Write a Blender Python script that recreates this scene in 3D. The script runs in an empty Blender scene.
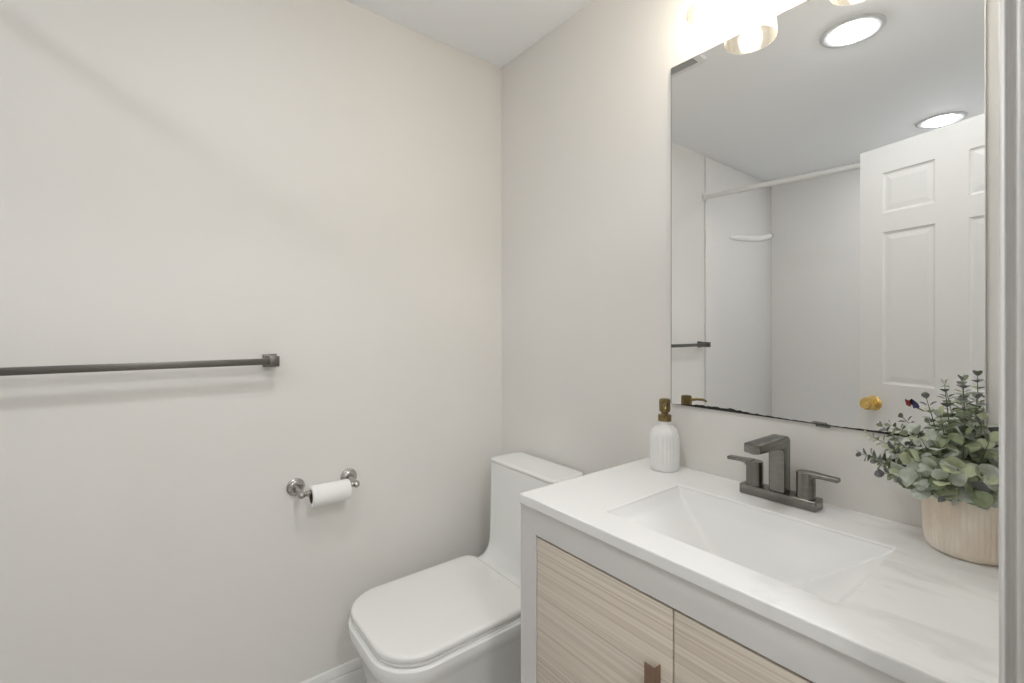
import bpy, bmesh, math, random
from mathutils import Vector, Matrix

scene = bpy.context.scene
COL = scene.collection
PI = math.pi

# ------------------------------------------------------------------ camera
cam_data = bpy.data.cameras.new('camera')
cam_data.sensor_width = 36.0
cam_data.lens = 465.15 / 1024 * 36.0
cam_data.shift_y = -(341.5 - 329.27) / 1024
cam_data.clip_start = 0.01
cam = bpy.data.objects.new('camera', cam_data)
COL.objects.link(cam)
cam.location = (1.5143, -1.1293, 1.2598)
cam.rotation_euler = (PI / 2, 0, 0.9071)
scene.camera = cam

# ------------------------------------------------------------------ world, exposure
world = bpy.data.worlds.new('world')
scene.world = world
world.use_nodes = True
world.node_tree.nodes['Background'].inputs[0].default_value = (1, 1, 1, 1)
world.node_tree.nodes['Background'].inputs[1].default_value = 0.25
scene.view_settings.view_transform = 'Standard'
scene.view_settings.look = 'None'
scene.view_settings.gamma = 1.0
scene.view_settings.use_curve_mapping = False
scene.view_settings.exposure = 0.05
CAN_POWER = 98.0       # radiance of the recessed light lens in front of the vanity
TUB_POWER = 108.0       # radiance of the recessed light lens over the tub
BULB_POWER = 45.0       # radiance of the vanity bulbs
HALL_FILL = 62.0       # radiance of the fill lamp added in the hall

scene.cycles.max_bounces = 16
scene.cycles.diffuse_bounces = 8
scene.cycles.glossy_bounces = 8
scene.cycles.transparent_max_bounces = 16
scene.cycles.use_denoising = True

H = 2.32                # ceiling height
WX = 1.4725             # inner face of the doorway wall
TY = -1.56              # where the tub alcove starts
BY = -2.472             # rear wall of the alcove
VZ = 0.8922             # top of the vanity

# ------------------------------------------------------------------ materials
def material(name, color, rough=0.5, metal=0.0, spec=0.5, coat=0.0, noise=None, bump=None, emit=None):
    m = bpy.data.materials.new(name)
    m.use_nodes = True
    nt = m.node_tree
    b = nt.nodes['Principled BSDF']
    b.inputs['Base Color'].default_value = (*color, 1)
    b.inputs['Roughness'].default_value = rough
    b.inputs['Metallic'].default_value = metal
    b.inputs['Specular IOR Level'].default_value = spec
    b.inputs['Coat Weight'].default_value = coat
    b.inputs['Coat Roughness'].default_value = 0.08
    tc = nt.nodes.new('ShaderNodeTexCoord')
    if noise:
        col2, scale, detail, lo, hi, stretch = noise
        mp = nt.nodes.new('ShaderNodeMapping'); mp.inputs['Scale'].default_value = stretch
        n = nt.nodes.new('ShaderNodeTexNoise'); n.inputs['Scale'].default_value = scale; n.inputs['Detail'].default_value = detail
        r = nt.nodes.new('ShaderNodeValToRGB')
        r.color_ramp.elements[0].position = lo; r.color_ramp.elements[0].color = (*color, 1)
        r.color_ramp.elements[1].position = hi; r.color_ramp.elements[1].color = (*col2, 1)
        nt.links.new(tc.outputs['Object'], mp.inputs['Vector']); nt.links.new(mp.outputs['Vector'], n.inputs['Vector'])
        nt.links.new(n.outputs['Fac'], r.inputs['Fac']); nt.links.new(r.outputs['Color'], b.inputs['Base Color'])
    if bump:
        scale, strength, dist = bump
        n2 = nt.nodes.new('ShaderNodeTexNoise'); n2.inputs['Scale'].default_value = scale; n2.inputs['Detail'].default_value = 4
        bp = nt.nodes.new('ShaderNodeBump'); bp.inputs['Strength'].default_value = strength; bp.inputs['Distance'].default_value = dist
        nt.links.new(tc.outputs['Object'], n2.inputs['Vector'])
        nt.links.new(n2.outputs['Fac'], bp.inputs['Height']); nt.links.new(bp.outputs['Normal'], b.inputs['Normal'])
    if emit:
        b.inputs['Emission Color'].default_value = (*emit[0], 1)
        b.inputs['Emission Strength'].default_value = emit[1]
    return m

M = {}
M['wall'] = material('wall_paint', (0.790, 0.771, 0.742), 0.55, bump=(220, 0.04, 0.001), noise=((0.776, 0.757, 0.728), 3.0, 3, 0.35, 0.7, (1, 1, 1)))
M['ceiling'] = material('ceiling_paint', (0.905, 0.92, 0.935), 0.75, bump=(180, 0.04, 0.001))
M['trim'] = material('trim_paint', (0.82, 0.82, 0.805), 0.35)
M['casing'] = material('casing_paint', (0.70, 0.69, 0.68), 0.35)
M['door'] = material('door_paint', (0.76, 0.76, 0.755), 0.4)
M['surround'] = material('tub_surround_acrylic', (0.80, 0.79, 0.775), 0.18, bump=(4, 0.03, 0.02))
M['line_bar'] = material('line_bar_white', (0.95, 0.95, 0.94), 0.08)
M['tub'] = material('tub_enamel', (0.86, 0.86, 0.85), 0.12)
M['floor'] = material('floor_tile', (0.60, 0.59, 0.575), 0.4, noise=((0.52, 0.51, 0.50), 6, 5, 0.3, 0.7, (1, 1, 1)))
M['ceramic'] = material('toilet_ceramic', (0.83, 0.835, 0.825), 0.09, spec=0.5)
M['seat'] = material('toilet_seat_plastic', (0.83, 0.83, 0.815), 0.22)
M['cabinet'] = material('cabinet_paint', (0.715, 0.706, 0.702), 0.38)
M['dark'] = material('cabinet_interior', (0.035, 0.035, 0.035), 0.8)
M['chrome'] = material('satin_nickel', (0.50, 0.48, 0.455), 0.16, 1.0)
M['gun'] = material('gunmetal', (0.215, 0.205, 0.19), 0.26, 1.0, noise=((0.25, 0.24, 0.22), 40, 3, 0.4, 0.7, (1, 1, 8)))
M['barmetal'] = material('brushed_dark_nickel', (0.20, 0.19, 0.175), 0.32, 1.0)
M['brass'] = material('polished_brass', (0.80, 0.56, 0.20), 0.16, 1.0)
M['antique'] = material('antique_brass', (0.24, 0.185, 0.085), 0.28, 1.0)
M['copper'] = material('bronze_pull', (0.30, 0.20, 0.145), 0.36, 0.7)
M['paper'] = material('tissue_paper', (0.88, 0.875, 0.86), 0.95, bump=(90, 0.15, 0.001))
M['card'] = material('cardboard_tube', (0.16, 0.13, 0.10), 0.9)
M['bottle'] = material('white_bottle_ceramic', (0.84, 0.84, 0.835), 0.3)
M['plastic'] = material('white_plastic', (0.72, 0.72, 0.71), 0.4)
M['slot'] = material('vent_slot', (0.22, 0.22, 0.22), 0.8)
M['soil'] = material('potting_moss', (0.06, 0.045, 0.03), 0.95, bump=(150, 0.8, 0.004))
M['leaf_silver'] = material('leaf_silver', (0.58, 0.61, 0.55), 0.5, noise=((0.42, 0.465, 0.39), 90, 3, 0.35, 0.65, (1, 1, 1)))
M['leaf_green'] = material('leaf_green', (0.27, 0.32, 0.185), 0.5, noise=((0.17, 0.215, 0.12), 90, 3, 0.35, 0.65, (1, 1, 1)))
M['leaf_pale'] = material('leaf_pale', (0.50, 0.53, 0.37), 0.5, noise=((0.38, 0.43, 0.27), 90, 3, 0.35, 0.65, (1, 1, 1)))
M['leaf_dusk'] = material('leaf_dusk', (0.16, 0.165, 0.165), 0.55)
M['stem'] = material('stem', (0.17, 0.20, 0.10), 0.6)
M['pot'] = material('pot_stoneware', (0.80, 0.69, 0.57), 0.75, noise=((0.88, 0.83, 0.75), 26, 5, 0.4, 0.68, (1, 1, 0.5)))
M['ring'] = material('light_trim', (0.62, 0.63, 0.645), 0.35)
M['blackedge'] = material('desilvered_edge', (0.012, 0.011, 0.010), 0.5)
M['edge'] = material('darkened_mirror_edge', (0.14, 0.145, 0.14), 0.3)
M['red'] = material('sticker_red', (0.24, 0.03, 0.028), 0.5)
M['navy'] = material('sticker_navy', (0.025, 0.022, 0.085), 0.5)
M['tan'] = material('sticker_tan', (0.24, 0.19, 0.13), 0.5)
M['mirror'] = material('mirror_silver', (0.87, 0.875, 0.87), 0.0, 1.0)
M['glassedge'] = material('mirror_ground_edge', (0.30, 0.32, 0.31), 0.3)
M['lens'] = material('light_lens', (0.9, 0.9, 0.9), 0.5, emit=((0.958, 0.982, 1.0), CAN_POWER))
M['tub_lens'] = material('tub_light_lens', (0.9, 0.9, 0.9), 0.5, emit=((0.965, 0.984, 1.0), TUB_POWER))
M['hall_fill_lens'] = material('hall_fill_emitter', (0.9, 0.9, 0.9), 0.5, emit=((0.975, 0.99, 1.0), HALL_FILL))
M['bulb'] = material('bulb_glow', (0.9, 0.9, 0.9), 0.5, emit=((1.0, 0.98, 0.945), BULB_POWER))

def vanity_top_material():
    m = material('cultured_marble', (0.86, 0.865, 0.865), 0.24)
    nt = m.node_tree; b = nt.nodes['Principled BSDF']
    tc = nt.nodes.new('ShaderNodeTexCoord')
    mp = nt.nodes.new('ShaderNodeMapping'); mp.inputs['Rotation'].default_value = (0, 0, 0.5); mp.inputs['Scale'].default_value = (1.0, 2.0, 1.0)
    n = nt.nodes.new('ShaderNodeTexNoise'); n.inputs['Scale'].default_value = 7.0; n.inputs['Detail'].default_value = 7; n.inputs['Distortion'].default_value = 1.6
    r = nt.nodes.new('ShaderNodeValToRGB')
    e = r.color_ramp.elements
    e[0].position = 0.50; e[0].color = (0.86, 0.865, 0.865, 1)
    e[1].position = 0.74; e[1].color = (0.70, 0.705, 0.70, 1)
    # veins gather at the right-hand end of the slab
    sx = nt.nodes.new('ShaderNodeSeparateXYZ')
    mr = nt.nodes.new('ShaderNodeMapRange'); mr.inputs[1].default_value = 1.12; mr.inputs[2].default_value = 1.32
    mx = nt.nodes.new('ShaderNodeMix'); mx.data_type = 'RGBA'
    mx.inputs[6].default_value = (0.86, 0.865, 0.865, 1)
    L = nt.links.new
    L(tc.outputs['Object'], mp.inputs['Vector']); L(mp.outputs['Vector'], n.inputs['Vector']); L(n.outputs['Fac'], r.inputs['Fac'])
    L(tc.outputs['Object'], sx.inputs[0]); L(sx.outputs['X'], mr.inputs[0]); L(mr.outputs[0], mx.inputs[0])
    L(r.outputs['Color'], mx.inputs[7]); L(mx.outputs[2], b.inputs['Base Color'])
    return m
M['marble'] = vanity_top_material()

def wood_material():
    m = material('pale_ribbed_wood', (0.55, 0.47, 0.38), 0.5)
    nt = m.node_tree; b = nt.nodes['Principled BSDF']; L = nt.links.new
    tc = nt.nodes.new('ShaderNodeTexCoord')
    mp = nt.nodes.new('ShaderNodeMapping'); mp.inputs['Scale'].default_value = (0.55, 1.0, 95.0)
    n = nt.nodes.new('ShaderNodeTexNoise'); n.inputs['Scale'].default_value = 2.6; n.inputs['Detail'].default_value = 4; n.inputs['Distortion'].default_value = 0.12
    r = nt.nodes.new('ShaderNodeValToRGB'); e = r.color_ramp.elements
    e[0].position = 0.34; e[0].color = (0.55, 0.475, 0.395, 1)
    e[1].position = 0.60; e[1].color = (0.73, 0.66, 0.57, 1)
    bp = nt.nodes.new('ShaderNodeBump'); bp.inputs['Strength'].default_value = 0.25; bp.inputs['Distance'].default_value = 0.001
    L(tc.outputs['Object'], mp.inputs['Vector']); L(mp.outputs['Vector'], n.inputs['Vector']); L(n.outputs['Fac'], r.inputs['Fac'])
    L(r.outputs['Color'], b.inputs['Base Color']); L(n.outputs['Fac'], bp.inputs['Height']); L(bp.outputs['Normal'], b.inputs['Normal'])
    return m
M['basin'] = material('basin_gelcoat', (0.86, 0.865, 0.865), 0.16)
M['wood'] = wood_material()

def shade_glass_material():
    m = bpy.data.materials.new('amber_shade_glass'); m.use_nodes = True
    nt = m.node_tree; nt.nodes.clear(); L = nt.links.new
    out = nt.nodes.new('ShaderNodeOutputMaterial')
    tr = nt.nodes.new('ShaderNodeBsdfTransparent'); tr.inputs[0].default_value = (0.985, 0.955, 0.90, 1)
    tl = nt.nodes.new('ShaderNodeBsdfTranslucent'); tl.inputs[0].default_value = (0.90, 0.84, 0.74, 1)
    gl = nt.nodes.new('ShaderNodeBsdfGlossy'); gl.inputs['Roughness'].default_value = 0.08; gl.inputs[0].default_value = (0.9, 0.9, 0.9, 1)
    lw = nt.nodes.new('ShaderNodeLayerWeight'); lw.inputs[0].default_value = 0.35
    mr = nt.nodes.new('ShaderNodeMapRange'); mr.inputs[3].default_value = 0.08; mr.inputs[4].default_value = 0.75
    L(lw.outputs['Facing'], mr.inputs[0])
    m1 = nt.nodes.new('ShaderNodeMixShader'); L(mr.outputs[0], m1.inputs[0])
    m2 = nt.nodes.new('ShaderNodeMixShader'); m2.inputs[0].default_value = 0.05
    L(tr.outputs[0], m1.inputs[1]); L(tl.outputs[0], m1.inputs[2])
    L(m1.outputs[0], m2.inputs[1]); L(gl.outputs[0], m2.inputs[2]); L(m2.outputs[0], out.inputs[0])
    return m
M['shade'] = shade_glass_material()

def clear_plastic():
    m = bpy.data.materials.new('clear_plastic'); m.use_nodes = True
    nt = m.node_tree; nt.nodes.clear(); L = nt.links.new
    out = nt.nodes.new('ShaderNodeOutputMaterial'); tr = nt.nodes.new('ShaderNodeBsdfTransparent'); tr.inputs[0].default_value = (0.86, 0.86, 0.85, 1)
    gl = nt.nodes.new('ShaderNodeBsdfGlossy'); gl.inputs['Roughness'].default_value = 0.12
    lw = nt.nodes.new('ShaderNodeLayerWeight'); lw.inputs[0].default_value = 0.3; mx = nt.nodes.new('ShaderNodeMixShader')
    L(lw.outputs['Fresnel'], mx.inputs[0]); L(tr.outputs[0], mx.inputs[1]); L(gl.outputs[0], mx.inputs[2]); L(mx.outputs[0], out.inputs[0])
    return m

# ------------------------------------------------------------------ mesh helpers
def link(name, bm, mat, parent=None, smooth=False, mats=None, bevel=None, subsurf=0):
    me = bpy.data.meshes.new(name)
    bmesh.ops.recalc_face_normals(bm, faces=bm.faces[:])
    bm.to_mesh(me); bm.free()
    for mm in (mats or [mat]):
        me.materials.append(mm)
    o = bpy.data.objects.new(name, me)
    COL.objects.link(o)
    if smooth:
        for p in me.polygons: p.use_smooth = True
        if smooth != 'all':
            me.set_sharp_from_angle(angle=math.radians(38))
    if bevel:
        for p in me.polygons: p.use_smooth = True
        me.set_sharp_from_angle(angle=math.radians(38))
        md = o.modifiers.new('bevel', 'BEVEL'); md.width = bevel; md.segments = 3; md.limit_method = 'ANGLE'; md.angle_limit = math.radians(40)
    if subsurf:
        md = o.modifiers.new('subdivision', 'SUBSURF'); md.levels = subsurf; md.render_levels = subsurf
    if parent is not None:
        o.parent = parent
        o.matrix_parent_inverse = Matrix.Translation(parent.location).inverted()
    return o

def thing(name, loc, label, cat, group=None):
    o = bpy.data.objects.new(name, None); COL.objects.link(o)
    o.empty_display_size = 0.05
    o.location = loc
    tag(o, label, cat, group)
    return o

def tag(o, label, cat, group=None):
    o['label'] = label; o['category'] = cat
    if group: o['group'] = group
    return o

def struct(name, bm, mat, **k):
    o = link(name, bm, mat, **k); o['kind'] = 'structure'; return o

def box(bm, x0, x1, y0, y1, z0, z1, bev=0.0, seg=2, mi=0):
    vs = [bm.verts.new(p) for p in ((x0, y0, z0), (x1, y0, z0), (x1, y1, z0), (x0, y1, z0), (x0, y0, z1), (x1, y0, z1), (x1, y1, z1), (x0, y1, z1))]
    fs = [bm.faces.new([vs[i] for i in q]) for q in ((3, 2, 1, 0), (4, 5, 6, 7), (0, 1, 5, 4), (1, 2, 6, 5), (2, 3, 7, 6), (3, 0, 4, 7))]
    for f in fs: f.material_index = mi
    if bev:
        es = list({e for f in fs for e in f.edges})
        r = bmesh.ops.bevel(bm, geom=es, offset=bev, segments=seg, profile=0.5, affect='EDGES')
        for f in r['faces']: f.material_index = mi
    return bm

def nb(): return bmesh.new()

def lathe(bm, prof, center=(0, 0, 0), axis=(0, 0, 1), n=40, rib=None, mi=0):
    """prof: list of (radius, height) from start to end, capped where radius is 0."""
    ax = Vector(axis).normalized(); c = Vector(center)
    a = ax.orthogonal().normalized(); b = ax.cross(a)
    rings = []
    for r, h in prof:
        if r < 1e-6:
            rings.append([bm.verts.new(c + ax * h)]); continue
        ring = []
        for i in range(n):
            t = 2 * PI * i / n
            rr = r * (rib(i, h) if rib else 1)
            ring.append(bm.verts.new(c + ax * h + (a * math.cos(t) + b * math.sin(t)) * rr))
        rings.append(ring)
    for p, q in zip(rings, rings[1:]):
        for i in range(n):
            j = (i + 1) % n
            if len(p) == 1 and len(q) == 1: continue
            if len(p) == 1: f = bm.faces.new((p[0], q[i], q[j]))
            elif len(q) == 1: f = bm.faces.new((p[i], p[j], q[0]))
            else: f = bm.faces.new((p[i], p[j], q[j], q[i]))
            f.material_index = mi
    return bm

def tube(bm, pts, radii, n=8, mi=0):
    pts = [Vector(p) for p in pts]
    if not isinstance(radii, (list, tuple)): radii = [radii] * len(pts)
    prev = None; rings = []
    for i, p in enumerate(pts):
        d = (pts[min(i + 1, len(pts) - 1)] - pts[max(i - 1, 0)]).normalized()
        a = d.orthogonal().normalized() if prev is None else (prev - d * prev.dot(d)).normalized()
        prev = a; b = d.cross(a)
        rings.append([bm.verts.new(p + (a * math.cos(2 * PI * k / n) + b * math.sin(2 * PI * k / n)) * radii[i]) for k in range(n)])
    for p, q in zip(rings, rings[1:]):
        for i in range(n):
            f = bm.faces.new((p[i], p[(i + 1) % n], q[(i + 1) % n], q[i])); f.material_index = mi
    for r in (rings[0], rings[-1]):
        f = bm.faces.new(r); f.material_index = mi
    return bm

def loft(bm, loops, cap0=True, cap1=True):
    rs = [[bm.verts.new(p) for p in lp] for lp in loops]
    n = len(rs[0])
    for p, q in zip(rs, rs[1:]):
        for i in range(n):
            bm.faces.new((p[i], p[(i + 1) % n], q[(i + 1) % n], q[i]))
    if cap0: bm.faces.new(rs[0])
    if cap1: bm.faces.new(rs[-1])
    return bm

def rrect(x0, x1, y0, y1, z, rf, rb, n=10, inset=0.0):
    """rounded rectangle, y0 = front edge, rf / rb = front / back corner radii"""
    x0 += inset; x1 -= inset; y0 += inset; y1 -= inset
    rf = max(rf - inset, 0.002); rb = max(rb - inset, 0.002)
    out = []
    for cx, cy, r, a0 in ((x0 + rf, y0 + rf, rf, PI), (x1 - rf, y0 + rf, rf, 1.5 * PI), (x1 - rb, y1 - rb, rb, 0), (x0 + rb, y1 - rb, rb, PI / 2)):
        for k in range(n + 1):
            a = a0 + PI / 2 * k / n
            out.append(Vector((cx + r * math.cos(a), cy + r * math.sin(a), z)))
    return out

def prism(bm, poly, z0, z1):
    loft(bm, [[(x, y, z0) for x, y in poly], [(x, y, z1) for x, y in poly]])
    return bm

# ------------------------------------------------------------------ room shell
HX = 2.75               # far wall of the hall
struct('floor', box(nb(), -0.12, HX + 0.1, BY - 0.12, 0.12, -0.1, 0.0), M['floor'])
struct('ceiling', box(nb(), -0.12, HX + 0.1, BY - 0.12, 0.12, H, H + 0.1), M['ceiling'])
struct('wall_left', box(nb(), -0.12, 0.0, BY - 0.12, 0.12, 0, H), M['wall'])
struct('wall_back', box(nb(), 0.0, HX, 0.0, 0.12, 0, H), M['wall'])
struct('wall_front', box(nb(), 0.0, HX, BY - 0.12, BY, 0, H), M['wall'])
struct('wall_hall', box(nb(), HX, HX + 0.1, BY - 0.12, 0.12, 0, H), M['wall'])
bm = nb()
box(bm, WX, WX + 0.115, -0.525, 0.0, 0, H)
box(bm, WX, WX + 0.115, BY, -1.235, 0, H)
box(bm, WX, WX + 0.115, -1.235, -0.525, 2.075, H)
struct('wall_right', bm, M['wall'])
# tub surround panels
bm = nb(); box(bm, 0.0, 0.010, BY + 0.012, TY, 0.40, H - 0.0105, 0.0045)
struct('wall_tub_left', bm, M['surround'], smooth=True)
bm = nb(); box(bm, 0.0, WX, BY, BY + 0.012, 0.40, H - 0.0105)
struct('wall_tub_back', bm, M['surround'])
bm = nb(); box(bm, WX - 0.012, WX, BY + 0.012, TY, 0.40, H - 0.0105, 0.003)
struct('wall_tub_right', bm, M['surround'], smooth=True)

# baseboards: tall board with a chamfered cap
def base_poly(t=0.017, h=0.183):
    return [(0, 0), (t, 0), (t, h - 0.030), (t - 0.001, h - 0.028), (t - 0.0045, h - 0.027), (t - 0.0045, h - 0.0245), (t - 0.0015, h - 0.0235), (t - 0.0015, h - 0.020), (t - 0.010, h - 0.001), (0.002, h), (0, h)]
bm = nb()
loft(bm, [[(x, y, z) for x, z in base_poly()] for y in (TY, -0.0005)])
struct('baseboard_left', bm, M['trim'], smooth=True)
bm = nb()
loft(bm, [[(x, -d, z) for d, z in base_poly()] for x in (0.0175, 0.70)])
struct('baseboard_back', bm, M['trim'], smooth=True)

# door casing around the opening, bathroom side (moulded: nose, cove, bead)
CI = -0.540
casing = [(WX, CI), (WX - 0.0018, CI), (WX - 0.0028, CI - 0.0006), (WX - 0.0046, CI - 0.0006), (WX - 0.0058, CI + 0.0004), (WX - 0.0064, CI + 0.0030),
          (WX - 0.0072, CI + 0.0062), (WX - 0.0090, CI + 0.0085), (WX - 0.0112, CI + 0.0085), (WX - 0.0126, CI + 0.0060), (WX - 0.0134, CI + 0.0024), (WX - 0.0146, CI + 0.0008), (WX - 0.0158, CI + 0.0010),
          (WX - 0.0168, CI + 0.0024), (WX - 0.0172, CI + 0.0046), (WX - 0.0165, CI + 0.020), (WX - 0.012, CI + 0.032), (WX - 0.010, CI + 0.052), (WX - 0.008, CI + 0.057), (WX, CI + 0.057)]
bm = nb(); prism(bm, casing, 0, 2.115)
struct('trim_1', bm, M['casing'], smooth='all')
bm = nb(); box(bm, WX - 0.016, WX, -1.262, CI, 2.058, 2.115, 0.003)
struct('trim_2', bm, M['casing'], smooth=True)
bm = nb(); box(bm, WX - 0.016, WX, -1.319, -1.262, 0, 2.115, 0.003)
struct('trim_3', bm, M['casing'], smooth=True)
bm = nb()
box(bm, WX + 0.0005, WX + 0.115, -0.545, -0.525, 0, 2.055, 0.001)
box(bm, WX + 0.0005, WX + 0.115, -1.235, -1.215, 0, 2.055, 0.001)
box(bm, WX + 0.0005, WX + 0.115, -1.235, -0.525, 2.055, 2.075, 0.001)
box(bm, WX + 0.045, WX + 0.08, -0.557, -0.545, 0, 2.055, 0.001)
struct('trim_4', bm, M['casing'], smooth=True)

# ------------------------------------------------------------------ six-panel door leaf (standing open, seen in the mirror)
def build_door():
    W, T, HT = 0.656, 0.035, 2.045
    z0 = 0.012
    xs = [0, 0.089, 0.276, 0.380, 0.567, W]
    zs = [z0, 0.25, 0.84, 1.026, 1.676, 1.758, 1.930, HT]
    bm = nb()
    def face(side):
        y = 0.0 if side > 0 else -T
        grid = {}
        for i, x in enumerate(xs):
            for j, z in enumerate(zs):
                grid[i, j] = bm.verts.new((x, y, z))
        for i in range(5):
            for j in range(7):
                c = [grid[i, j], grid[i + 1, j], grid[i + 1, j + 1], grid[i, j + 1]]
                if i in (1, 3) and j in (1, 3, 5):
                    a0, a1, b0, b1 = xs[i], xs[i + 1], zs[j], zs[j + 1]
                    prev = c
                    for ins, dep in ((0.003, 0.0045), (0.009, 0.0075), (0.013, 0.0075), (0.030, 0.0048), (0.032, 0.0044)):
                        yy = y - side * dep
                        cur = [bm.verts.new(p) for p in ((a0 + ins, yy, b0 + ins), (a1 - ins, yy, b0 + ins), (a1 - ins, yy, b1 - ins), (a0 + ins, yy, b1 - ins))]
                        for k in range(4): bm.faces.new((prev[k], prev[(k + 1) % 4], cur[(k + 1) % 4], cur[k]))
                        prev = cur
                    bm.faces.new(prev)
                else:
                    bm.faces.new(c)
        return grid
    g1 = face(1); g0 = face(-1)
    for i in range(5):
        for j in (0, 7):
            bm.faces.new((g1[i, j], g1[i + 1, j], g0[i + 1, j], g0[i, j]))
    for j in range(7):
        for i in (0, 5):
            bm.faces.new((g1[i, j], g1[i, j + 1], g0[i, j + 1], g0[i, j]))
    d = struct('door_1', bm, M['door'])
    d.location = (0.8335, -1.3946, 0)
    ang = math.radians(16.1)
    d.rotation_euler = (0, 0, ang)
    tag(d, 'white six-panel door with brass knob, standing open in the mirror', 'door')
    for side in (1, -1):
        kb = nb()
        prof = [(0.0, 0.0), (0.032, 0.0), (0.0325, 0.003), (0.030, 0.007), (0.022, 0.010), (0.013, 0.013), (0.0115, 0.022), (0.013, 0.028),
                (0.021, 0.033), (0.0265, 0.041), (0.0275, 0.049), (0.025, 0.057), (0.018, 0.0605), (0.0165, 0.0595), (0.0125, 0.0595), (0.011, 0.062), (0.0, 0.0625)]
        lathe(kb, prof, (0.057, 0 if side > 0 else -T, 0.938), (0, side, 0), 32)
        k = link('knob', kb, M['brass'], smooth=True)
        k.parent = d
        k['label'] = 'round polished brass door knob with rose'
    for z in (0.25, 1.05, 1.82):
        hb = nb(); tube(hb, [(W - 0.004, 0.006, z - 0.045), (W - 0.004, 0.006, z + 0.045)], 0.006, 12)
        h = link('hinge', hb, M['brass'], smooth=True); h.parent = d
build_door()

# ------------------------------------------------------------------ bathtub behind the alcove line
def build_tub():
    t = thing('bathtub', (WX / 2, (TY + BY) / 2, 0), 'white alcove bathtub below the shower rod', 'bathtub')
    x0, x1, y0, y1 = 0.014, WX - 0.014, BY + 0.014, TY - 0.02
    bm = nb()
    outer = lambda z, i: rrect(x0, x1, y0, y1, z, 0.012, 0.012, 6, i)
    inner = lambda z, i, r: rrect(x0 + 0.08, x1 - 0.08, y0 + 0.07, y1 - 0.07, z, r, r, 6, i)
    loft(bm, [outer(0, 0.012), outer(0.36, 0.012), outer(0.385, 0.0), outer(0.405, 0.0), outer(0.412, 0.006),
              inner(0.412, -0.012, 0.12), inner(0.400, 0.0, 0.12), inner(0.15, 0.05, 0.13), inner(0.10, 0.09, 0.14)])
    link('basin', bm, M['tub'], t, smooth=True)
    bm = nb(); lathe(bm, [(0, 0.001), (0.03, 0.001), (0.032, 0.004), (0.018, 0.006), (0, 0.006)], (0.30, (y0 + y1) / 2, 0.10), (0, 0, 1), 24)
    link('drain', bm, M['chrome'], t, smooth=True)
# (the tub itself lies below everything the photograph shows, but closes the alcove)
build_tub()

# ------------------------------------------------------------------ shower rod
def build_rod():
    t = thing('shower_rod', (0.0, -1.565, 2.07), 'white shower curtain rod spanning the tub alcove near the ceiling', 'rod')
    a, b = Vector((0.0005, -1.556, 2.066)), Vector((WX - 0.013, -1.640, 2.040))
    d = (b - a).normalized()
    bm = nb(); tube(bm, [a + d * 0.012, b - d * 0.012], 0.0145, 20); link('tube', bm, M['plastic'], t, smooth=True)
    for p, s in ((a, 1), (b, -1)):
        bm = nb(); lathe(bm, [(0, 0), (0.023, 0), (0.024, 0.006), (0.021, 0.014), (0.0165, 0.022), (0, 0.022)], p, d * s, 24)
        link('end_cap', bm, M['plastic'], t, smooth=True)
build_rod()

# bar added on the tub wall to draw a bright line in the mirror
def build_line_bar():
    bm = nb()
    pts = []
    for k in range(17):
        u = k / 16
        y = -1.845 - u * 0.600
        z = 1.853 + 0.0 * u + 0.088 * u ** 1.6 + 0.006 * math.sin(u * 2 * PI)
        pts.append((0.012, y, z))
    tube(bm, pts, [0.005, 0.012, 0.016, 0.019] + [0.021] * 12 + [0.018], 14)
    o = link('bright_line_bar', bm, M['line_bar'], smooth='all')
    tag(o, 'thin curved white bar added as a bright line on the tub surround, seen in the mirror', 'line_bar')
build_line_bar()

# ------------------------------------------------------------------ recessed ceiling lights
def build_can(loc, label, lens):
    t = thing('ceiling_light', loc, label, 'ceiling light', 'round recessed ceiling lights')
    bm = nb(); lathe(bm, [(0.0965, 0.0), (0.0965, -0.003), (0.092, -0.0055), (0.076, -0.006), (0.068, -0.004), (0.064, -0.0005)], loc, (0, 0, 1), 56)
    link('trim_ring', bm, M['ring'], t, smooth=True)
    bm = nb(); lathe(bm, [(0.0660, -0.0030), (0.058, -0.0105), (0.042, -0.0150), (0.0, -0.018)], loc, (0, 0, 1), 48)
    link('lens', bm, M[lens], t, smooth=True)
build_can((0.956, -0.854, H), 'round recessed ceiling light in front of the vanity, higher one in mirror', 'lens')
build_can((0.997, -2.047, H), 'round recessed ceiling light over the tub, just above door in mirror', 'tub_lens')
bm = nb(); loc = (2.30, -0.98, H)  # unseen lamp added in the hall to fill the room through the doorway
t = thing('hall_fill_lamp', loc, 'unseen round fill lamp added in the hall behind the camera', 'ceiling light')
lathe(bm, [(0.165, 0), (0.165, -0.02), (0.155, -0.024), (0.15, -0.02)], loc, (0, 0, 1), 48)
link('trim_ring', bm, M['ring'], t, smooth=True)
bm = nb(); lathe(bm, [(0.151, -0.012), (0.12, -0.035), (0.06, -0.048), (0, -0.05)], loc, (0, 0, 1), 48)
link('lens', bm, M['hall_fill_lens'], t, smooth=True)

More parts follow.
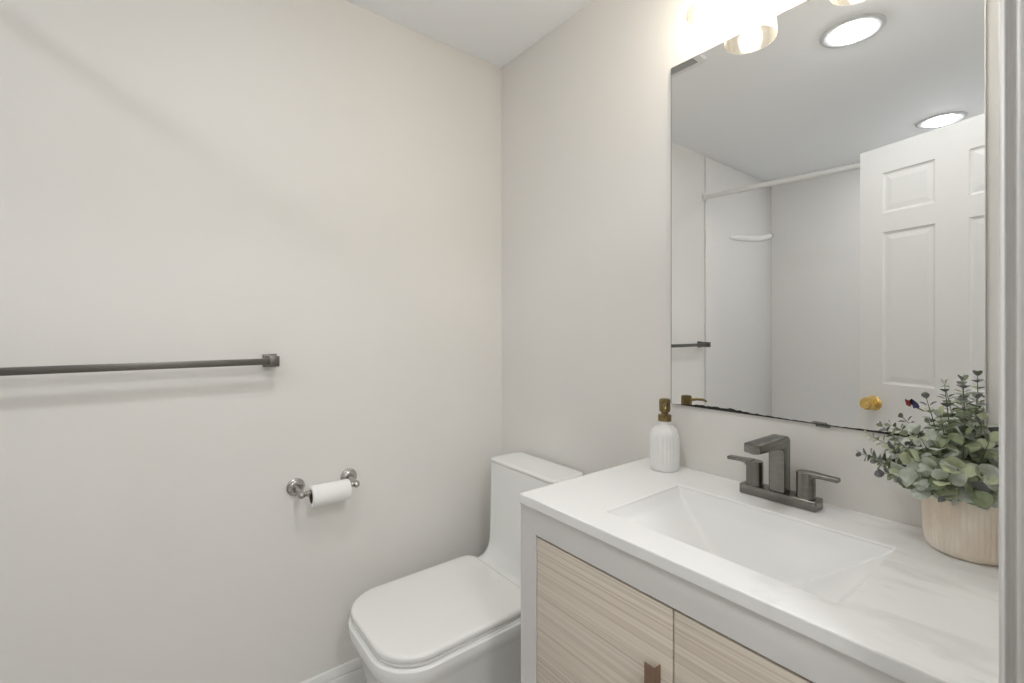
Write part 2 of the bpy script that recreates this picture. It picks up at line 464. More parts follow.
# exhaust fan grille on the ceiling
def build_vent():
    t = thing('exhaust_vent', (0.432, -0.475, H), 'grey slotted exhaust fan grille at the top left corner of the mirror', 'vent')
    x0, x1, y0, y1 = 0.307, 0.557, -0.603, -0.353
    bm = nb(); loft(bm, [rrect(x0, x1, y0, y1, H - 0.0005, 0.02, 0.02, 6), rrect(x0, x1, y0, y1, H - 0.012, 0.02, 0.02, 6), rrect(x0, x1, y0, y1, H - 0.016, 0.02, 0.02, 6, 0.006)])
    link('cover', bm, M['plastic'], t, smooth=True)
    bm = nb()
    n = 22
    for k in range(n):
        x = x0 + 0.03 + (x1 - x0 - 0.06) * k / (n - 1)
        box(bm, x - 0.0027, x + 0.0027, y0 + 0.028, y1 - 0.028, H - 0.0166, H - 0.0155)
    link('slots', bm, M['slot'], t)
build_vent()

# ------------------------------------------------------------------ vanity light: two glass shades on a bar
def build_vanity_light():
    lx = (0.952, 1.190); y = -0.097; zr = 2.000
    t = thing('vanity_light', (1.071, 0, 2.2), 'vanity wall light with amber glass shades above the mirror', 'wall light')
    bm = nb(); box(bm, 0.991, 1.151, -0.022, -0.0005, 2.155, 2.255, 0.006, 3); link('backplate', bm, M['chrome'], t, smooth=True)
    bm = nb(); box(bm, lx[0] - 0.02, lx[1] + 0.02, -0.049, -0.0215, 2.195, 2.217, 0.003); link('crossbar', bm, M['chrome'], t, smooth=True)
    for x in lx:
        bm = nb(); tube(bm, [(x, -0.044, 2.206), (x, -0.080, 2.206), (x, -0.093, 2.200), (x, y, 2.186), (x, y, 2.160)], 0.007, 12); link('arm', bm, M['chrome'], t, smooth=True)
        bm = nb(); lathe(bm, [(0, 2.170), (0.018, 2.168), (0.024, 2.158), (0.024, 2.118), (0.020, 2.110), (0, 2.110)], (x, y, 0), (0, 0, 1), 28); link('socket', bm, M['chrome'], t, smooth=True)
        bm = nb(); lathe(bm, [(0.0245, 2.152), (0.040, 2.146), (0.050, 2.130), (0.0535, 2.105), (0.0588, zr), (0.0600, zr - 0.001), (0.0605, zr + 0.001), (0.0553, 2.105), (0.0517, 2.131), (0.041, 2.148), (0.0245, 2.154)], (x, y, 0), (0, 0, 1), 48)
        link('shade', bm, M['shade'], t, smooth=True)
        bm = nb(); lathe(bm, [(0.0, 2.022), (0.012, 2.024), (0.022, 2.032), (0.0275, 2.046), (0.0275, 2.058), (0.022, 2.074), (0.014, 2.090), (0.013, 2.110)], (x, y, 0), (0, 0, 1), 28)
        link('bulb', bm, M['bulb'], t, smooth=True)
build_vanity_light()

# ------------------------------------------------------------------ wall mirror
def build_mirror():
    clipm = clear_plastic()
    x0, x1, z0, z1 = 0.7818, 1.3875, 1.0570, 1.9715
    t = thing('wall_mirror', ((x0 + x1) / 2, 0, z0), 'large frameless rectangular mirror with worn black lower edge, above the vanity', 'mirror')
    bm = nb(); box(bm, x0, x1, -0.0055, -0.0012, z0, z1); link('glass_edge', bm, M['glassedge'], t)
    bm = nb(); e = 0.0016
    vs = [bm.verts.new(p) for p in ((x0 + e, -0.0060, z0 + e), (x1 - e, -0.0060, z0 + e), (x1 - e, -0.0060, z1 - e), (x0 + e, -0.0060, z1 - e))]
    ws = [bm.verts.new(p) for p in ((x0, -0.0054, z0), (x1, -0.0054, z0), (x1, -0.0054, z1), (x0, -0.0054, z1))]
    bm.faces.new(vs)
    for k in range(4): bm.faces.new((vs[k], vs[(k + 1) % 4], ws[(k + 1) % 4], ws[k]))
    link('silvered_face', bm, M['mirror'], t)
    bm = nb(); box(bm, x0 - 0.0001, x0 + 0.0014, -0.0062, -0.0058, z0 + 0.001, z1); box(bm, x0 + 0.0014, x1 - 0.002, -0.0062, -0.0058, z1 - 0.0012, z1)
    link('darkened_edge', bm, M['edge'], t)
    # irregular desilvered strip along the lower edge
    rnd = random.Random(5); n = 72; top = []; bot = []
    for k in range(n + 1):
        u = k / n; x = x0 + 0.012 + (x1 - x0 - 0.03) * u
        amp = 0.0062 * math.exp(-((u - 0.22) / 0.16) ** 2) + 0.0022 + 0.0032 * math.exp(-((u - 0.86) / 0.14) ** 2)
        if u < 0.08: amp *= u / 0.08
        hgt = max(0.0009, amp * (0.75 + 0.5 * rnd.random()))
        top.append((x, -0.00615, z0 + hgt)); bot.append((x, -0.00615, z0 + 0.0001))
    bm = nb()
    tv = [bm.verts.new(p) for p in top]; bv = [bm.verts.new(p) for p in bot]
    tb = [bm.verts.new((p[0], -0.00602, p[2])) for p in top]; bb = [bm.verts.new((p[0], -0.0060, p[2])) for p in bot]
    for k in range(n):
        bm.faces.new((bv[k], bv[k + 1], tv[k + 1], tv[k])); bm.faces.new((tv[k], tv[k + 1], tb[k + 1], tb[k])); bm.faces.new((bv[k], bv[k + 1], bb[k + 1], bb[k]))
    link('worn_edge', bm, M['blackedge'], t)['label'] = 'black flaking lower edge of the mirror'
    bm = nb(); box(bm, 1.132, 1.158, -0.0095, -0.0012, z0 - 0.004, z0 - 0.0002, 0.001); box(bm, 1.132, 1.158, -0.0098, -0.0066, z0 - 0.004, z0 + 0.0035, 0.001)
    link('clip', bm, clipm, t, smooth=True)
build_mirror()

def build_sticker():
    bm = nb()
    def blob(pts, mi):
        f = [bm.verts.new((x, -0.0076, z)) for x, z in pts]; b = [bm.verts.new((x, -0.0063, z)) for x, z in pts]
        bm.faces.new(f).material_index = mi
        for k in range(len(f)):
            bm.faces.new((f[k], f[(k + 1) % len(f)], b[(k + 1) % len(f)], b[k])).material_index = mi
    blob([(1.2800, 1.1285), (1.2862, 1.1262), (1.2884, 1.1292), (1.2914, 1.1264), (1.2908, 1.1195), (1.2884, 1.1180), (1.2876, 1.1150), (1.2826, 1.1172), (1.2812, 1.1220)], 0)
    blob([(1.2870, 1.1275), (1.2895, 1.1302), (1.2935, 1.1270), (1.2985, 1.1225), (1.3010, 1.1165), (1.2990, 1.1125), (1.2960, 1.1140), (1.2925, 1.1125), (1.2912, 1.1180), (1.2884, 1.1205)], 1)
    blob([(1.3000, 1.1145), (1.3050, 1.1120), (1.3095, 1.1085), (1.3060, 1.1092), (1.2990, 1.1122)], 2)
    o = link('sticker', bm, None, mats=[M['red'], M['navy'], M['tan']])
    tag(o, 'small red and navy bird-like sticker on the mirror, right of the brass knob', 'sticker')
build_sticker()

# ------------------------------------------------------------------ vanity cabinet
VL, VR = 0.7011, 1.4715
VF = -0.4739
def build_cabinet():
    x0, x1, yf, zt = VL + 0.0015, VR - 0.001, VF + 0.004, VZ - 0.0225
    t = thing('vanity_cabinet', ((x0 + x1) / 2, -0.235, 0), 'pale grey vanity cabinet with two ribbed light wood doors', 'cabinet')
    rx0, rx1, rz0, rz1 = x0 + 0.0515, x1 - 0.0515, 0.16, 0.8150
    bm = nb()
    # front frame: ring around the door recess with depth
    o_ = [(x0, zt), (x1, zt), (x1, 0.10), (x0, 0.10)]; i_ = [(rx0, rz1), (rx1, rz1), (rx1, rz0), (rx0, rz0)]
    of = [bm.verts.new((x, yf, z)) for x, z in o_]; if_ = [bm.verts.new((x, yf, z)) for x, z in i_]
    ob = [bm.verts.new((x, -0.001, z)) for x, z in o_]; ib = [bm.verts.new((x, yf + 0.03, z)) for x, z in i_]
    for k in range(4):
        j = (k + 1) % 4
        bm.faces.new((of[k], of[j], if_[j], if_[k]))
        if k: bm.faces.new((of[k], of[j], ob[j], ob[k]))     # open at the top, under the sink
        bm.faces.new((if_[k], if_[j], ib[j], ib[k]))
    bm.faces.new(ob)
    link('carcass', bm, M['cabinet'], t, bevel=0.0012)
    bm = nb(); box(bm, rx0 + 0.0002, rx1 - 0.0002, yf + 0.024, yf + 0.0295, rz0 + 0.0002, rz1 - 0.0002); link('interior', bm, M['dark'], t)
    for x in (x0 + 0.003, x1 - 0.048):
        for y in (yf + 0.003, -0.05):
            bm = nb(); box(bm, x, x + 0.045, y, y + 0.045, 0, 0.1005, 0.002); link('leg', bm, M['cabinet'], t, smooth=True)
    mid = 1.0872; g = 0.0016
    for a, b, hx in ((rx0 + g, mid - g * 0.8, 1), (mid + g * 0.8, rx1 - g, -1)):
        bm = nb(); box(bm, a, b, yf + 0.002, yf + 0.020, rz0 + g, rz1 - 0.0042, 0.0014, 2)
        d = link('door', bm, M['wood'], t, smooth=True)
        # flat bronze pull near the meeting edge
        # plate bent back to the door along one edge
        c = b - 0.0325 if hx > 0 else a + 0.0325
        px = c + 0.0105
        bm = nb(); box(bm, c - 0.0105, px, yf - 0.0135, yf - 0.0118, 0.545, 0.7105, 0.0006)
        box(bm, px - 0.0018, px, yf - 0.0130, yf + 0.0022, 0.545, 0.7105, 0.0005)
        h = link('handle', bm, M['copper'], None, smooth=True)
        h.parent = d; h.matrix_parent_inverse = d.matrix_world.inverted() if False else Matrix.Translation(t.location).inverted()
        h['label'] = 'slim bent bronze pull'
    return t
cab = build_cabinet()
bpy.context.view_layer.update()
for o in cab.children:
    for c in o.children:
        c.matrix_parent_inverse = o.matrix_world.inverted()

# ------------------------------------------------------------------ vanity top with integrated basin
SX0, SX1, SY0, SY1 = 0.8895, 1.2935, -0.4015, -0.1385
def build_top():
    t = thing('integrated_sink', ((VL + VR) / 2, -0.237, VZ), 'white marbled vanity top with built-in rectangular basin', 'sink')
    bm = nb(); zb = VZ - 0.022
    O = [(VL, VF), (VR, VF), (VR, -0.0006), (VL, -0.0006)]; I = [(SX0, SY0), (SX1, SY0), (SX1, SY1), (SX0, SY1)]
    ot = [bm.verts.new((x, y, VZ)) for x, y in O]; ob = [bm.verts.new((x, y, zb)) for x, y in O]
    it = [bm.verts.new((x, y, VZ)) for x, y in I]; ib = [bm.verts.new((x, y, zb)) for x, y in I]
    for k in range(4):
        j = (k + 1) % 4
        bm.faces.new((ot[k], ot[j], it[j], it[k])); bm.faces.new((ob[k], ob[j], ib[j], ib[k]))
        bm.faces.new((ot[k], ot[j], ob[j], ob[k])); bm.faces.new((it[k], it[j], ib[j], ib[k]))
    link('slab', bm, M['marble'], t, bevel=0.003)
    # basin: sloped ends, steep back, valleys running in from the corners
    bm = nb(); nx, ny = 120, 84; D = 0.122; g = {}
    def cosp(u): return u
    for i in range(nx + 1):
        for j in range(ny + 1):
            x = SX0 - 0.0004 + (SX1 - SX0 + 0.0008) * i / nx; y = SY0 - 0.0004 + (SY1 - SY0 + 0.0008) * j / ny
            dl, dr, df, db = x - SX0 + 0.002, SX1 - x + 0.002, y - SY0 + 0.002, SY1 - y + 0.002
            v = [max(dl, 1e-4) / 0.200, max(dr, 1e-4) / 0.215, max(df, 1e-4) / 0.075, max(db, 1e-4) / 0.125]
            k = 14.0
            tt = sum(q ** -k for q in v) ** (-1 / k)
            tt = min(tt, 1.0)
            s = 1 - (1 - tt) ** 1.25
            edge = min(dl, dr, df, db) - 0.002
            soft = min(1.0, max(0.0, dr / 0.10)) * 0.011 + 0.002
            lip = soft * (1 - (1 - min(1, max(edge, 0) / 0.016)) ** 2)
            g[i, j] = bm.verts.new((x, y, VZ - 0.0032 - lip - (D - 0.012) * s))
    for i in range(nx):
        for j in range(ny):
            bm.faces.new((g[i, j], g[i + 1, j], g[i + 1, j + 1], g[i, j + 1]))
    link('basin', bm, M['basin'], t, smooth='all')
    bm = nb(); lathe(bm, [(0, 0), (0.022, 0), (0.0225, 0.002), (0.017, 0.004), (0, 0.005)], (1.087, -0.295, VZ - 0.1265), (0, 0, 1), 24); link('drain', bm, M['gun'], t, smooth=True)
build_top()

# ------------------------------------------------------------------ faucet
def build_faucet():
    cx, cy = 1.080, -0.0595
    z0 = VZ; zp = VZ + 0.0215
    t = thing('faucet', (cx, cy, z0), 'dark gunmetal two-handle faucet behind the basin', 'faucet')
    bm = nb(); box(bm, cx - 0.0765, cx + 0.0765, cy - 0.0205, cy + 0.0205, z0 + 0.0002, zp, 0.0025, 3); link('base_plate', bm, M['gun'], t, smooth=True)
    # column and spout: one swept bar, rounded at the back of the bend
    bm = nb(); w = 0.0162
    zt = 1.0315
    side = []
    r = 0.0035
    yb, yf = cy + 0.017, cy - 0.015
    side += [(yb, zp - 0.001)]
    for k in range(7):
        a = PI / 2 * k / 6; side.append((yb - 0.012 + 0.012 * math.cos(a), zt - 0.012 + 0.012 * math.sin(a)))
    side += [(-0.183, zt + 0.001), (-0.1865, zt - 0.001), (-0.1865, zt - 0.0165), (-0.185, zt - 0.0185), (yf - 0.010, zt - 0.0235), (yf - 0.003, zt - 0.0265), (yf, zt - 0.034), (yf, zp - 0.001)]
    loops = []
    for dx, ins in ((-w, 0.003), (-w + 0.0012, 0.001), (-w + 0.0035, 0), (w - 0.0035, 0), (w - 0.0012, 0.001), (w, 0.003)):
        my = sum(p[0] for p in side) / len(side)
        lp = []
        for k, (y, z) in enumerate(side):
            # inset along the 2D normal
            p0 = Vector(side[k - 1]) if k else Vector((yb, zp - 0.01)); p1 = Vector(side[k + 1]) if k < len(side) - 1 else Vector((yf, zp - 0.01))
            d = (p1 - p0)
            nrm = Vector((-d.y, d.x)).normalized()
            q = Vector((y, z)) + nrm * ins
            lp.append((cx + dx, q.x, q.y if 0 < k < len(side) - 1 else z))
        loops.append(lp)
    loft(bm, loops)
    link('spout', bm, M['gun'], t, smooth=True)
    bm = nb(); lathe(bm, [(0.010, 0.0), (0.010, -0.004), (0.008, -0.0045), (0, -0.003)], (cx, -0.172, zt - 0.0165), (0, 0, 1), 20); link('aerator', bm, M['dark'], t, smooth=True)
    for s in (-1, 1):
        hx = cx + s * 0.0515
        bm = nb(); lathe(bm, [(0, zp - 0.001), (0.0182, zp - 0.001), (0.0184, zp + 0.001), (0.0173, zp + 0.003), (0.0173, 0.9635), (0.0163, 0.9655), (0, 0.9662)], (hx, cy, 0), (0, 0, 1), 32)
        h = link('handle', bm, M['gun'], t, smooth=True)
        bm = nb()
        secs = []
        for u, wd, zt_, th in ((0.004, 0.0125, 0.9672, 0.018), (0.015, 0.0115, 0.9672, 0.0125), (0.021, 0.0100, 0.9671, 0.0090), (0.030, 0.0092, 0.9668, 0.0082), (0.0575, 0.0088, 0.9658, 0.0078), (0.0590, 0.0078, 0.9650, 0.0062)):
            x = hx + s * u
            e = 0.0014
            secs.append([(x, cy - wd, zt_ - th + e), (x, cy - wd + e, zt_ - th), (x, cy + wd - e, zt_ - th), (x, cy + wd, zt_ - th + e), (x, cy + wd, zt_ - e), (x, cy + wd - e, zt_), (x, cy - wd + e, zt_), (x, cy - wd, zt_ - e)])
        loft(bm, secs)
        lv = link('lever', bm, M['gun'], None, smooth=True)
        lv.parent = h; lv.matrix_parent_inverse = Matrix.Translation(t.location).inverted()
    return t
fau = build_faucet()
bpy.context.view_layer.update()
for o in fau.children:
    for c in o.children:
        c.matrix_parent_inverse = o.matrix_world.inverted()

# ------------------------------------------------------------------ soap bottle
def build_soap():
    c = Vector((0.797, -0.0575, VZ + 0.0003))
    t = thing('soap_dispenser', c, 'white ribbed soap bottle with antique brass pump, left of the faucet', 'soap dispenser')
    bm = nb(); n = 208
    def rib(i, h):
        k = max(0.0, min(1.0, (h - 0.006) / 0.01)) * max(0.0, min(1.0, (0.098 - h) / 0.012))
        return 1 + 0.016 * k * math.cos(2 * PI * 26 * i / n)
    prof = [(0, 0.0), (0.033, 0.0), (0.0352, 0.0015), (0.0362, 0.005), (0.0365, 0.010), (0.0367, 0.03), (0.0367, 0.06), (0.0367, 0.080), (0.0363, 0.088), (0.0350, 0.096), (0.0322, 0.103), (0.0280, 0.1085), (0.0220, 0.1125), (0.0170, 0.1145), (0.0150, 0.1165), (0.0150, 0.127), (0.0, 0.127)]
    lathe(bm, prof, c, (0, 0, 1), n, rib); link('bottle', bm, M['bottle'], t, smooth=True)
    bm = nb(); lathe(bm, [(0, 0.1265), (0.0168, 0.1265), (0.0172, 0.128), (0.0172, 0.141), (0.0166, 0.1425), (0.009, 0.1435), (0.0085, 0.152), (0, 0.152)], c, (0, 0, 1), 32)
    p = link('pump_collar', bm, M['antique'], t, smooth=True)
    bm = nb(); lathe(bm, [(0, 0.150), (0.0115, 0.150), (0.0136, 0.152), (0.0143, 0.157), (0.0143, 0.180), (0.0133, 0.1835), (0.0100, 0.185), (0, 0.1855)], c, (0, 0, 1), 32)
    d = Vector((0.557, -0.83, 0)).normalized()
    z = Vector((0, 0, 1))
    tube(bm, [c + d * 0.010 + z * 0.172, c + d * 0.028 + z * 0.1735, c + d * 0.047 + z * 0.1718, c + d * 0.057 + z * 0.1665], [0.0048, 0.0042, 0.0036, 0.0032], 12)
    link('pump_head', bm, M['antique'], t, smooth=True)
build_soap()

# ------------------------------------------------------------------ potted eucalyptus
def build_plant():
    pc = Vector((1.3735, -0.0615, VZ + 0.0003))
    t = thing('potted_eucalyptus', pc, 'artificial eucalyptus plant in a beige ribbed pot at right end of vanity', 'potted plant')
    bm = nb(); n = 416
    def rib(i, h):
        k = max(0.0, min(1.0, (h - 0.016) / 0.006)) * max(0.0, min(1.0, (0.094 - h) / 0.004))
        return 1 + 0.012 * k * math.cos(2 * PI * 52 * i / n)
    prof = [(0, 0.0), (0.046, 0.0), (0.0505, 0.002), (0.0535, 0.006), (0.0555, 0.012), (0.0567, 0.020), (0.0575, 0.040), (0.0580, 0.070), (0.0583, 0.093), (0.0583, 0.0965), (0.0570, 0.0980), (0.0550, 0.0965), (0.0540, 0.085), (0.053, 0.080)]
    lathe(bm, prof, pc, (0, 0, 1), n, rib); link('pot', bm, M['pot'], t, smooth=True)
    bm = nb(); lathe(bm, [(0.0545, 0.083), (0.03, 0.088), (0, 0.090)], pc, (0, 0, 1), 32); link('soil', bm, M['soil'], t, smooth=True)
    rnd = random.Random(11)
    base = pc + Vector((0, 0, 0.086))
    mats = [M['leaf_silver'], M['leaf_green'], M['leaf_pale'], M['leaf_dusk']]
    # tip x, y, z, leaf size at base, at tip, node count, tint
    S = [(a, b, c - (0.013 if c > 1.12 else 0) + (0.014 if c < 1.02 else 0), d, e, f, g) for a, b, c, d, e, f, g in [
        (1.369, -0.075, 1.188, .0125, .0052, 13, 'g'), (1.347, -0.080, 1.181, .0120, .0048, 12, 'g'), (1.384, -0.070, 1.160, .0130, .0060, 11, 'g'),
        (1.325, -0.085, 1.155, .0115, .0050, 11, 'g'), (1.392, -0.080, 1.128, .0140, .0075, 9, 's'), (1.345, -0.100, 1.130, .0140, .0075, 9, 's'),
        (1.262, -0.075, 1.083, .0120, .0050, 11, 'g'), (1.243, -0.080, 1.064, .0120, .0050, 12, 'p'), (1.234, -0.085, 1.028, .0120, .0058, 13, 'g'),
        (1.262, -0.105, 1.010, .0125, .0060, 11, 'g'), (1.276, -0.120, 0.995, .0125, .0065, 10, 'g'), (1.300, -0.090, 1.075, .0135, .0070, 9, 's'),
        (1.285, -0.100, 1.050, .0140, .0080, 9, 'p'), (1.318, -0.110, 1.085, .0150, .0085, 8, 's'), (1.345, -0.125, 1.080, .0160, .0100, 7, 's'),
        (1.375, -0.115, 1.090, .0160, .0100, 7, 's'), (1.402, -0.105, 1.085, .0155, .0095, 7, 'p'), (1.420, -0.090, 1.055, .0150, .0100, 7, 's'),
        (1.318, -0.140, 1.045, .0160, .0110, 7, 's'), (1.345, -0.150, 1.040, .0165, .0120, 6, 's'), (1.372, -0.148, 1.045, .0165, .0120, 6, 'p'),
        (1.398, -0.135, 1.040, .0160, .0110, 6, 's'), (1.305, -0.140, 1.010, .0150, .0105, 7, 'p'), (1.330, -0.158, 1.010, .0160, .0120, 6, 's'),
        (1.360, -0.160, 1.012, .0165, .0120, 6, 's'), (1.392, -0.150, 1.005, .0155, .0110, 6, 'g'), (1.420, -0.125, 1.015, .0150, .0110, 6, 'p'),
        (1.308, -0.105, 0.988, .0130, .0090, 6, 'p'), (1.338, -0.145, 0.985, .0150, .0120, 5, 's'), (1.368, -0.142, 0.984, .0150, .0120, 5, 'g'),
        (1.398, -0.125, 0.986, .0140, .0110, 5, 's'), (1.335, -0.050, 1.090, .0140, .0085, 8, 'g'), (1.365, -0.045, 1.110, .0140, .0080, 8, 's'),
        (1.400, -0.045, 1.090, .0140, .0085, 8, 'g'), (1.430, -0.060, 1.080, .0135, .0080, 8, 's'), (1.300, -0.045, 1.050, .0130, .0080, 8, 'g'),
    ]]
    mixw = {'s': (.62, .16, .20, .02), 'g': (.25, .55, .12, .08), 'p': (.36, .12, .50, .02)}
    def leaf(bm, c, axis, up, size, mi):
        axis = axis.normalized(); side = axis.cross(up).normalized(); nrm = side.cross(axis).normalized()
        L = size * 2.05; Wd = size * 0.98; cup = size * 0.22
        out = []
        for (a, b) in ((0.0, 0.0), (0.16, 0.55), (0.42, 0.95), (0.68, 0.95), (0.9, 0.52), (1.0, 0.0), (0.9, -0.52), (0.68, -0.95), (0.42, -0.95), (0.16, -0.55)):
            q = c + axis * (L * a) + side * (Wd * b) + nrm * (cup * abs(b) - cup * 0.9 * (a - 0.5) ** 2 * 2)
            q.y = min(q.y, -0.0085); q.x = min(q.x, WX - 0.006)
            if q.z < VZ + 0.1 and (q.xy - pc.xy).length < 0.060: q.z = max(q.z, VZ + 0.0995)
            out.append(bm.verts.new(q))
        mid = []
        for a in (0.42, 0.68):
            q = c + axis * (L * a) - nrm * (cup * 0.25); q.y = min(q.y, -0.0085)
            if q.z < VZ + 0.1 and (q.xy - pc.xy).length < 0.060: q.z = max(q.z, VZ + 0.099)
            mid.append(bm.verts.new(q))
        m0, m1 = mid
        low = VZ + 0.0965 - min(v.co.z for v in out + mid)
        if low > 0:
            for v in out + mid: v.co.z += low
        o = out
        for f in ((o[0], o[1], o[2], m0), (o[2], o[3], m1, m0), (o[3], o[4], o[5], m1), (o[5], o[6], o[7], m1), (o[7], o[8], m0, m1), (o[8], o[9], o[0], m0)):
            ff = bm.faces.new(f); ff.material_index = mi; ff.smooth = True
    for (tx, ty, tz, s0, s1, nn, tint) in S:
        tip = Vector((tx, ty, tz))
        b0 = base + Vector(((tx - pc.x) * 0.28 + rnd.uniform(-.008, .008), (ty - pc.y) * 0.28 + rnd.uniform(-.008, .008), 0))
        b0.x = max(pc.x - .04, min(pc.x + .04, b0.x)); b0.y = max(pc.y - .04, min(pc.y + .04, b0.y))
        reach = (tip - b0).length
        ctrl = b0.lerp(tip, 0.45) + Vector((0, 0, reach * (0.22 if tz < 1.07 else 0.08)))
        ctrl.z = max(ctrl.z, VZ + 0.115)
        P = lambda u: b0 * (1 - u) ** 2 + ctrl * 2 * u * (1 - u) + tip * u * u
        bm = nb()
        tube(bm, [P(k / 9) for k in range(10)], [0.0013 - 0.0007 * k / 9 for k in range(10)], 6)
        st = link('sprig', bm, M['stem'], t, smooth='all')
        bm = nb()
        rot = rnd.uniform(0, PI)
        for k in range(nn):
            u = 0.24 + 0.76 * k / (nn - 1)
            p = P(u); tan = (P(min(1, u + .02)) - P(u - .02)).normalized()
            sz = (s0 + (s1 - s0) * ((k / (nn - 1)) ** 1.1)) * rnd.uniform(.86, 1.14)
            a = tan.orthogonal().normalized(); b = tan.cross(a)
            ph = rot + (k % 2) * PI / 2 + rnd.uniform(-.35, .35)
            for sgn in (1, -1):
                o = (a * math.cos(ph) + b * math.sin(ph)) * sgn
                spread = 0.75 if k < nn - 1 else 0.35
                ax = (o * spread + tan * (1 - spread) + Vector((0, 0, .12)) + Vector((rnd.uniform(-.15, .15), rnd.uniform(-.15, .15), rnd.uniform(-.15, .15)))).normalized()
                up = (tan - ax * tan.dot(ax))
                if up.length < 1e-3: up = Vector((0, 0, 1))
                w = mixw[tint]; x = rnd.random(); mi = 0
                for q in range(4):
                    x -= w[q]
                    if x <= 0: mi = q; break
                if u > 0.9 and rnd.random() < 0.55 and tint == 'g': mi = 3
                leaf(bm, p + o * 0.0012, ax, up, sz, mi)
        lv = link('leaves', bm, None, None, mats=mats)
        lv.parent = st
        lv['label'] = 'round grey-green leaves'
    return t
plant = build_plant()
bpy.context.view_layer.update()
for o in plant.children:
    for c in o.children:
        c.matrix_parent_inverse = o.matrix_world.inverted()

# ------------------------------------------------------------------ one-piece toilet
def build_toilet():
    t = thing('toilet', (0.298, -0.36, 0), 'white one-piece toilet with closed square lid, between wall and vanity', 'toilet')
    X0, X1 = 0.1085, 0.4935
    tx0, tx1 = 0.138, 0.484
    R = lambda x0, x1, y0, y1, z, rf, rb: rrect(x0, x1, y0, y1, z, rf, rb, 10)
    yb = -0.016
    loops = [
        R(tx0 + .01, tx1 - .01, -0.150, yb, 0.7862, 0.022, 0.016),
        R(tx0, tx1, -0.160, yb, 0.7855, 0.024, 0.016),
        R(tx0, tx1, -0.162, yb, 0.70, 0.024, 0.016),
        R(tx0 - .0005, tx1 + .0005, -0.164, yb, 0.60, 0.025, 0.018),
        R(tx0 - .001, tx1 + .001, -0.167, yb, 0.54, 0.027, 0.02),
        R(tx0 - .001, tx1 + .001, -0.171, yb, 0.505, 0.030, 0.022),
        R(tx0 - .0025, tx1 + .002, -0.180, yb, 0.480, 0.034, 0.026),
        R(tx0 - .006, tx1 + .004, -0.198, yb, 0.459, 0.040, 0.03),
        R(tx0 - .014, tx1 + .007, -0.228, yb, 0.444, 0.050, 0.05),
        R(X0 + .006, X1 - .006, -0.40, yb, 0.434, 0.09, 0.11),
        R(X0 + .006, X1 - .006, -0.683, yb, 0.431, 0.112, 0.11),
        R(X0 + .001, X1 - .001, -0.688, yb, 0.427, 0.118, 0.11),
        R(X0, X1, -0.689, yb, 0.418, 0.119, 0.11),
        R(X0 + .001, X1 - .001, -0.687, yb, 0.396, 0.118, 0.11),
        R(X0 + .007, X1 - .007, -0.682, yb, 0.386, 0.114, 0.11),
        R(X0 + .012, X1 - .012, -0.674, yb, 0.370, 0.112, 0.10),
        R(X0 + .030, X1 - .030, -0.640, yb, 0.25, 0.105, 0.03),
        R(X0 + .045, X1 - .045, -0.600, yb, 0.08, 0.10, 0.03),
        R(X0 + .045, X1 - .045, -0.600, yb, 0.0003, 0.10, 0.03),
    ]
    bm = nb(); loft(bm, loops); link('body', bm, M['ceramic'], t, smooth=True)
    bm = nb()
    tl = lambda z, i: rrect(tx0, tx1, -0.1602, yb, z, 0.024, 0.03, 10, i)
    loft(bm, [tl(0.7872, 0.002), tl(0.7880, 0.0003), tl(0.7888, 0), tl(0.7935, 0), tl(0.7955, 0.001), tl(0.7967, 0.003), tl(0.7972, 0.007), tl(0.7975, 0.02)])
    link('tank_lid', bm, M['ceramic'], t, smooth=True)
    sx0, sx1, sy0, sy1 = 0.1100, 0.4870, -0.681, -0.2175
    s = lambda z, i: rrect(sx0, sx1, sy0, sy1, z, 0.112, 0.042, 12, i)
    bm = nb(); loft(bm, [s(0.4335, 0.012), s(0.4335, 0.006), s(0.4345, 0.003), s(0.4375, 0.0022), s(0.4412, 0.003), s(0.4425, 0.006)])
    link('seat', bm, M['seat'], t, smooth=True)
    bm = nb(); loft(bm, [s(0.4432, 0.006), s(0.4440, 0.0025), s(0.4465, 0.0012), s(0.4550, 0.0006), s(0.4585, 0.0026), s(0.4607, 0.007), s(0.4618, 0.014), s(0.4624, 0.03), s(0.4628, 0.07)])
    link('lid', bm, M['seat'], t, smooth=True)
build_toilet()

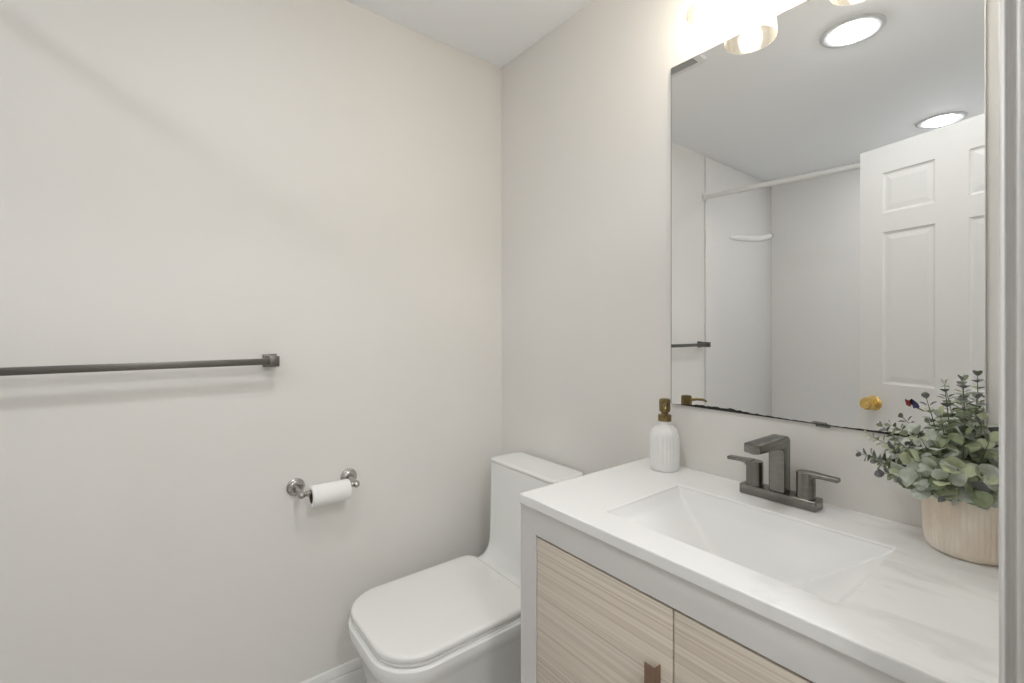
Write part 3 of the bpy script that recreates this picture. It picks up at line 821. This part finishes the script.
# ------------------------------------------------------------------ toilet paper holder and roll
SPX, SPZ = 0.070, 0.7770
def build_tp():
    t = thing('toilet_paper_holder', (0, -0.70, 0.787), 'polished nickel toilet paper holder with two round wall mounts on left wall', 'toilet paper holder')
    for y in (-0.778, -0.618):
        c = (0.0005, y, 0.7825)
        bm = nb(); lathe(bm, [(0, 0), (0.0262, 0), (0.0266, 0.002), (0.0255, 0.005), (0.0222, 0.0065), (0.0217, 0.009), (0.0195, 0.0115), (0.016, 0.0135), (0.0135, 0.018), (0, 0.018)], c, (1, 0, 0), 36)
        link('rosette', bm, M['chrome'], t, smooth=True)
        bm = nb()
        tube(bm, [(0.014, y, 0.7825), (0.030, y, 0.7820), (0.050, y, 0.7795), (SPX - 0.004, y, SPZ + 0.001)], [0.0095, 0.0072, 0.0068, 0.0075], 16)
        lathe(bm, [(0, -0.012), (0.006, -0.0105), (0.0100, -0.006), (0.0115, 0), (0.0100, 0.006), (0.0065, 0.0105), (0.003, 0.0125), (0, 0.013)], (SPX, y, SPZ), (1, 0, -0.1), 20)
        link('post', bm, M['chrome'], t, smooth=True)
    bm = nb()
    lathe(bm, [(0, 0.006), (0.0065, 0.006), (0.0065, 0.012), (0.0085, 0.013), (0.0085, 0.02), (0.0068, 0.021), (0.0068, 0.140), (0.0085, 0.141), (0.0085, 0.148), (0.0065, 0.149), (0.0065, 0.155), (0, 0.155)], (SPX, -0.778, SPZ), (0, 1, 0), 20)
    link('spindle', bm, M['chrome'], t, smooth=True)
    rc = (SPX, -0.752, SPZ - 0.0105)
    r = thing('toilet_paper_roll', (SPX, -0.70, SPZ - 0.0105), 'nearly used white toilet paper roll on the nickel holder', 'toilet paper')
    bm = nb(); n = 56
    R_ = 0.0305
    lathe(bm, [(0.0203, 0.0), (R_ - 0.001, 0.0), (R_, 0.0008), (R_, 0.1102), (R_ - 0.001, 0.111), (0.0203, 0.111), (0.0203, 0.0)], rc, (0, 1, 0), n)
    link('paper', bm, M['paper'], r, smooth=True)
    bm = nb(); lathe(bm, [(0.0187, 0.0005), (0.0201, 0.0005), (0.0201, 0.1105), (0.0187, 0.1105), (0.0187, 0.0005)], rc, (0, 1, 0), n)
    link('core_tube', bm, M['card'], r, smooth=True)
build_tp()

# ------------------------------------------------------------------ towel bar
def build_towel_bar():
    t = thing('towel_bar', (0, -1.145, 1.169), 'long dark square towel bar on the left wall', 'towel bar')
    bx, bz = 0.0605, 1.1692
    bm = nb(); box(bm, bx - 0.0045, bx + 0.0045, -1.490, -0.855, bz - 0.0088, bz + 0.0088, 0.0008); link('bar', bm, M['barmetal'], t, smooth=True)
    for y in (-0.849, -1.496):
        bm = nb()
        box(bm, 0.0005, 0.010, y - 0.0185, y + 0.0185, bz - 0.0185, bz + 0.0185, 0.0015)
        box(bm, 0.008, bx + 0.0085, y - 0.0135, y + 0.0135, bz - 0.0150, bz + 0.0150, 0.0015)
        link('post', bm, M['barmetal'], t, smooth=True)
build_towel_bar()
